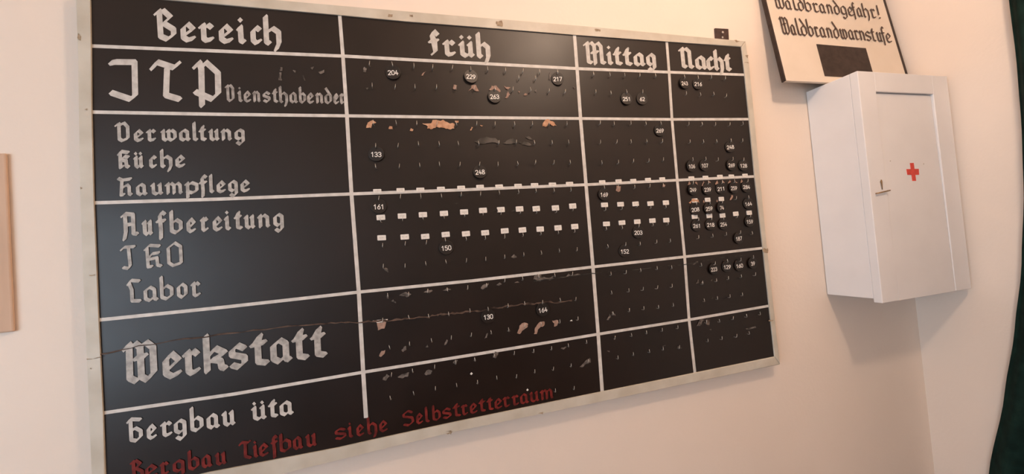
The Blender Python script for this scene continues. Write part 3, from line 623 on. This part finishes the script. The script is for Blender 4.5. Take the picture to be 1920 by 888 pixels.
for zz, num, q, where in TAGS:
    u, v = Z(zz)(q)
    ty = ZB - 0.0042
    pn = atz(u, v, ty)
    # nearest hook above: the tag's hole sits on its shaft
    tgt = Vector((pn.x, ZB, pn.z + 0.0008 + DR - 0.0036))
    hb_ = min(hookpos, key=lambda h: (h - tgt).length)
    cx_, cz_ = pn.x, pn.z + 0.0008
    if (hb_ - tgt).length < 0.008: cx_, cz_ = hb_.x * 0.5 + cx_ * 0.5, (hb_.z - DR + 0.0052) * 0.6 + cz_ * 0.4
    t = empty('number_tag', (cx_, ty, cz_), 'round black tag numbered %s %s' % (num, where), 'tag', 'numbered tags on the board')
    t.rotation_euler = (random.uniform(-0.05, 0.03), random.uniform(-0.06, 0.06), random.uniform(-0.16, 0.10))
    o = bpy.data.objects.new('disc', DISC); COL.objects.link(o); o.parent = t
    V, Fc = number_mesh(num)
    o = new('numeral', [(a, b, c_ - 0.0016) for a, b, c_ in V], Fc, M['number'], None); o.parent = t

# ------------------------------------------------------------------ first aid cabinet in the corner
X0, X1 = 1.448, 1.893
ZT, ZBt = CAMH + 0.483, CAMH - 0.266           # top, bottom of the box
YF = 0.862                                     # front face
FT = 0.024                                     # face frame thickness
LIP = 0.012
cab = empty('first_aid_cabinet', ((X0 + X1) / 2, YW, ZBt), 'white first aid cabinet with red cross hung in the corner under the fire warning sign', 'cabinet')
bm = bmesh.new()
bmbox(bm, X0 + 0.001, X1, YF + FT, YW - 0.002, ZBt, ZT, 0.002)
frombm('cabinet_body', bm, M['cabinet'], cab)
dl = atz(1643, 172, YF); dr_ = atz(1751.5, 175.5, YF); db = atz(1788, 510, YF)
DX0, DX1, DZ1, DZ0 = dl.x, X1 - 0.068, (dl.z + dr_.z) / 2, db.z
DX1 = (dr_.x + db.x) / 2
bm = bmesh.new()
bmbox(bm, X0, DX0, YF, YF + FT, ZBt - LIP, ZT, 0.002); bmbox(bm, DX1, X1 + 0.002, YF, YF + FT, ZBt - LIP, ZT, 0.002)
bmbox(bm, DX0 - .001, DX1 + .001, YF, YF + FT, DZ1, ZT, 0.002)
frombm('face_frame', bm, M['cabinet'], cab)
bm = bmesh.new(); bmbox(bm, DX0 + 0.0012, DX1 - 0.0018, YF + 0.0075, YF + FT - 0.001, ZBt - LIP, DZ1 - 0.002, 0.0008)
for v in bm.verts:                            # the door is warped: its foot stands almost flush with the frame
    if v.co.y < YF + 0.014: v.co.y -= 0.0068 * max(0.0, min(1.0, (DZ1 - v.co.z) / (DZ1 - ZBt + LIP)))
door = frombm('door', bm, M['cabinet'], cab)
DY = YF + 0.0075
DZ0 = ZBt - LIP
DYC = DY - 0.0068 * (DZ1 - atz(1712, 333, DY).z) / (DZ1 - DZ0)
def px_cross(pl):
    bm = bmesh.new(); slab(bm, [atz(u, v, DYC - 0.0008) for u, v in pl][::-1], 0.0030); return bm
E6 = Z((1630, 300, 8.877))
bm = px_cross([E6(p) for p in [(682,48),(740,45),(752,145),(824,145),(830,243),(768,245),(780,343),(718,345),(706,245),(636,243),(622,148),(694,148)]])
frombm('red_cross', bm, M['cross'], door)
lk = None
a, b = atz(*E6((130, 552)), YF - 0.006), atz(*E6((345, 503)), YF - 0.006)
bm = bmesh.new(); tube(bm, [a, a.lerp(b, .5), b], 0.0021, 10)
for q, y1 in ((a.lerp(b, 0.06), YF + 0.002), (a.lerp(b, 0.94), DY + 0.002)): tube(bm, [q, Vector((q.x, y1, q.z))], 0.0019, 8)
lk = frombm('latch_hook', bm, M['brass'], cab, True)
a, b = atz(*E6((198, 325)), YF - 0.003), atz(*E6((218, 490)), YF - 0.003)
bm = bmesh.new(); tube(bm, [a, a.lerp(b, .2), a.lerp(b, .5), b], [0.0012, 0.0024, 0.0018, 0.0009], 10); tube(bm, [a.lerp(b, .2), Vector((a.lerp(b, .2).x, YF + 0.002, a.lerp(b, .2).z))], 0.0017, 8)
frombm('key_pin', bm, M['brass'], cab, True)
for q in ((1669.5, 301.5), (1732, 307)):
    p = atz(*q, DYC - 0.0004); bm = bmesh.new(); bmesh.ops.create_uvsphere(bm, u_segments=10, v_segments=6, radius=0.0022, matrix=Matrix.Translation(p) @ Matrix.Diagonal((1, .4, 1, 1))); frombm('nail_head', bm, M['screw'], door, True)

# ------------------------------------------------------------------ fire warning sign, leaning with its foot on the cabinet
PB = Vector((1.2714, 0.9603, CAMH + 0.4849)); PT = Vector((1.2714, 1.0013, CAMH + 0.7966))
along = (PT - PB).normalized(); right = Vector((1, 0, 0)); nrm = along.cross(right).normalized()
if nrm.y > 0: nrm = -nrm
SH = 0.515
def sgn(u, v): return onplane(u, v, PB, nrm)
rb = sgn(1697, 133); rt = sgn(1655, 0); RX = (rb.x + rt.x) / 2
sign = empty('fire_warning_sign', ((PB.x + RX) / 2, PB.y, PB.z), 'cream forest fire warning sign with dark edges and black field leaning above the cabinet', 'sign')
def sheet(name, mat, x0, x1, s0, s1, off, th, bev=0.0, parent=sign):
    bm = bmesh.new(); bmbox(bm, x0, x1, 0, th, s0, s1, bev)
    Mx = Matrix((( 1, -nrm.x, along.x, PB.x + nrm.x * off), (0, -nrm.y, along.y, PB.y + nrm.y * off), (0, -nrm.z, along.z, PB.z + nrm.z * off), (0, 0, 0, 1)))
    Mx[0][3] = nrm.x * off
    bm.transform(Mx); return frombm(name, bm, mat, parent)
SB = 0.004                                     # a hair above the cabinet top
sheet('sign_panel', M['sign'], PB.x, RX, SB, SH, 0.0, 0.010, 0.001)
sheet('edge_strip', M['dark'], PB.x - 0.006, PB.x, SB, SH, 0.0, 0.013, 0.0008)
sheet('edge_strip', M['dark'], RX - 0.002, RX + 0.014, SB, SH, 0.0, 0.013, 0.0008)
ZG = Z((1400, 0, 3.692))
q = [ZG(p) for p in [(487, 308), (828, 333), (872, 527), (535, 527)]]
pp = [sgn(*p) for p in q]
xa, xb = (pp[0].x + pp[3].x) / 2, (pp[1].x + sgn(*ZG((862, 487))).x) / 2
sa = ((pp[0] - PB).dot(along) + (pp[1] - PB).dot(along)) / 2; sb = (pp[3] - PB).dot(along)
sheet('black_field', M['dark'], xa, xb, sb, sa, 0.0012, 0.002, 0.0004)
smap = lambda u, v, e: sgn(u, v) + nrm * e
F2E = 1183.7
def LE(s, xs): return [(ch, a, b) for ch, (a, b) in zip(s, xs)]
fe = lambda L_: [(a + F2E, b + F2E) for a, b in L_]
word(ze, LE('Waldbrandwarnstufe', [(230,392),(410,507),(520,595),(600,712),(730,832),(848,935),(950,1058),(1073,1180),(1200,1302)] + fe([(133,270),(294,397),(400,490),(492,600),(610,708),(712,795),(812,910),(905,985),(990,1085)])),
     [(330,652),(2244,801)], [(450,450),(2190,607)], 1.6, M['ink'], slant=0.25, nw=0.105, nt=0.07, parent=sign, mapper=smap, label='brown black gothic words on the sign')
word(ze, LE('Waldbrandgefahr!', [(112,292),(312,422),(450,535),(545,652),(672,790),(815,925),(942,1050),(1075,1185),(1212,1315)] + fe([(150,262),(283,385),(365,432),(450,548),(566,672),(700,795),(820,890)])),
     [(230,177),(2064,363)], [(730,40),(1914,164)], 1.48, M['ink'], slant=0.25, nw=0.105, nt=0.07, parent=sign, mapper=smap, label='brown black gothic words on the upper line of the sign')

# ------------------------------------------------------------------ tan panel at the left edge of the photo
pl0 = atz(15, 288, YW - 0.002); pl1 = atz(16, 622, YW - 0.002)
tp = empty('wall_panel', (pl0.x - 0.08, YW, pl1.z), 'pale tan wooden panel on the wall, cut off by the left edge of the photo', 'panel')
box('panel_board', M['beige'], tp, pl0.x - 0.17, pl0.x, YW - 0.007, YW - 0.001, pl1.z, pl0.z, 0.003)

# ------------------------------------------------------------------ dark green sheet added in place of the lens-case vignette
edge = [(1872, -140), (1874, -60), (1880, 0), (1893, 100), (1902, 220), (1906, 350), (1902, 500), (1890, 620), (1872, 740), (1842, 888), (1820, 1000)]
XC = 1.872
prof = [atx(u + 9, v, XC) for u, v in edge]
prof = [(p.z, p.y) for p in prof]
prof = [(ZC - 0.03, prof[0][1] + 0.02)] + prof + [(0.03, prof[-1][1] + 0.05)]
prof.sort(reverse=True)
rows = []
NR = 60
for i in range(NR + 1):
    z = prof[0][0] + (prof[-1][0] - prof[0][0]) * i / NR
    for (za_, ya), (zb_, yb) in zip(prof, prof[1:]):
        if zb_ <= z <= za_:
            t = (za_ - z) / (za_ - zb_ + 1e-9); y = ya + (yb - ya) * (t * t * (3 - 2 * t) * .3 + t * .7); break
    rows.append((z, y))
bm = bmesh.new(); NC = 90; grid = []
for z, ye in rows:
    grid.append([bm.verts.new((XC + 0.016 * math.sin(k / NC * 2 * math.pi * 5 + 1.4) - 0.004 + 0.003 * math.sin(z * 5 + k * .3), ye + (0.42 - ye) * (k / NC), z)) for k in range(NC + 1)])
for i in range(NR):
    for k in range(NC): bm.faces.new((grid[i][k], grid[i][k + 1], grid[i + 1][k + 1], grid[i + 1][k]))
cu = empty('vignette_sheet', (XC, 0.6, 0.03), 'dark green sheet added for the lens-case vignette at the right edge', 'vignette_sheet')
o = frombm('vignette_cloth', bm, M['vignette_sheet'], cu, True)
md = o.modifiers.new('thickness', 'SOLIDIFY'); md.thickness = 0.004; md.offset = 0
bm = bmesh.new(); tube(bm, [(XC, 0.36, ZC - 0.035), (XC, 0.98, ZC - 0.035)], 0.011, 14); frombm('vignette_rail', bm, M['brass'], cu, True)
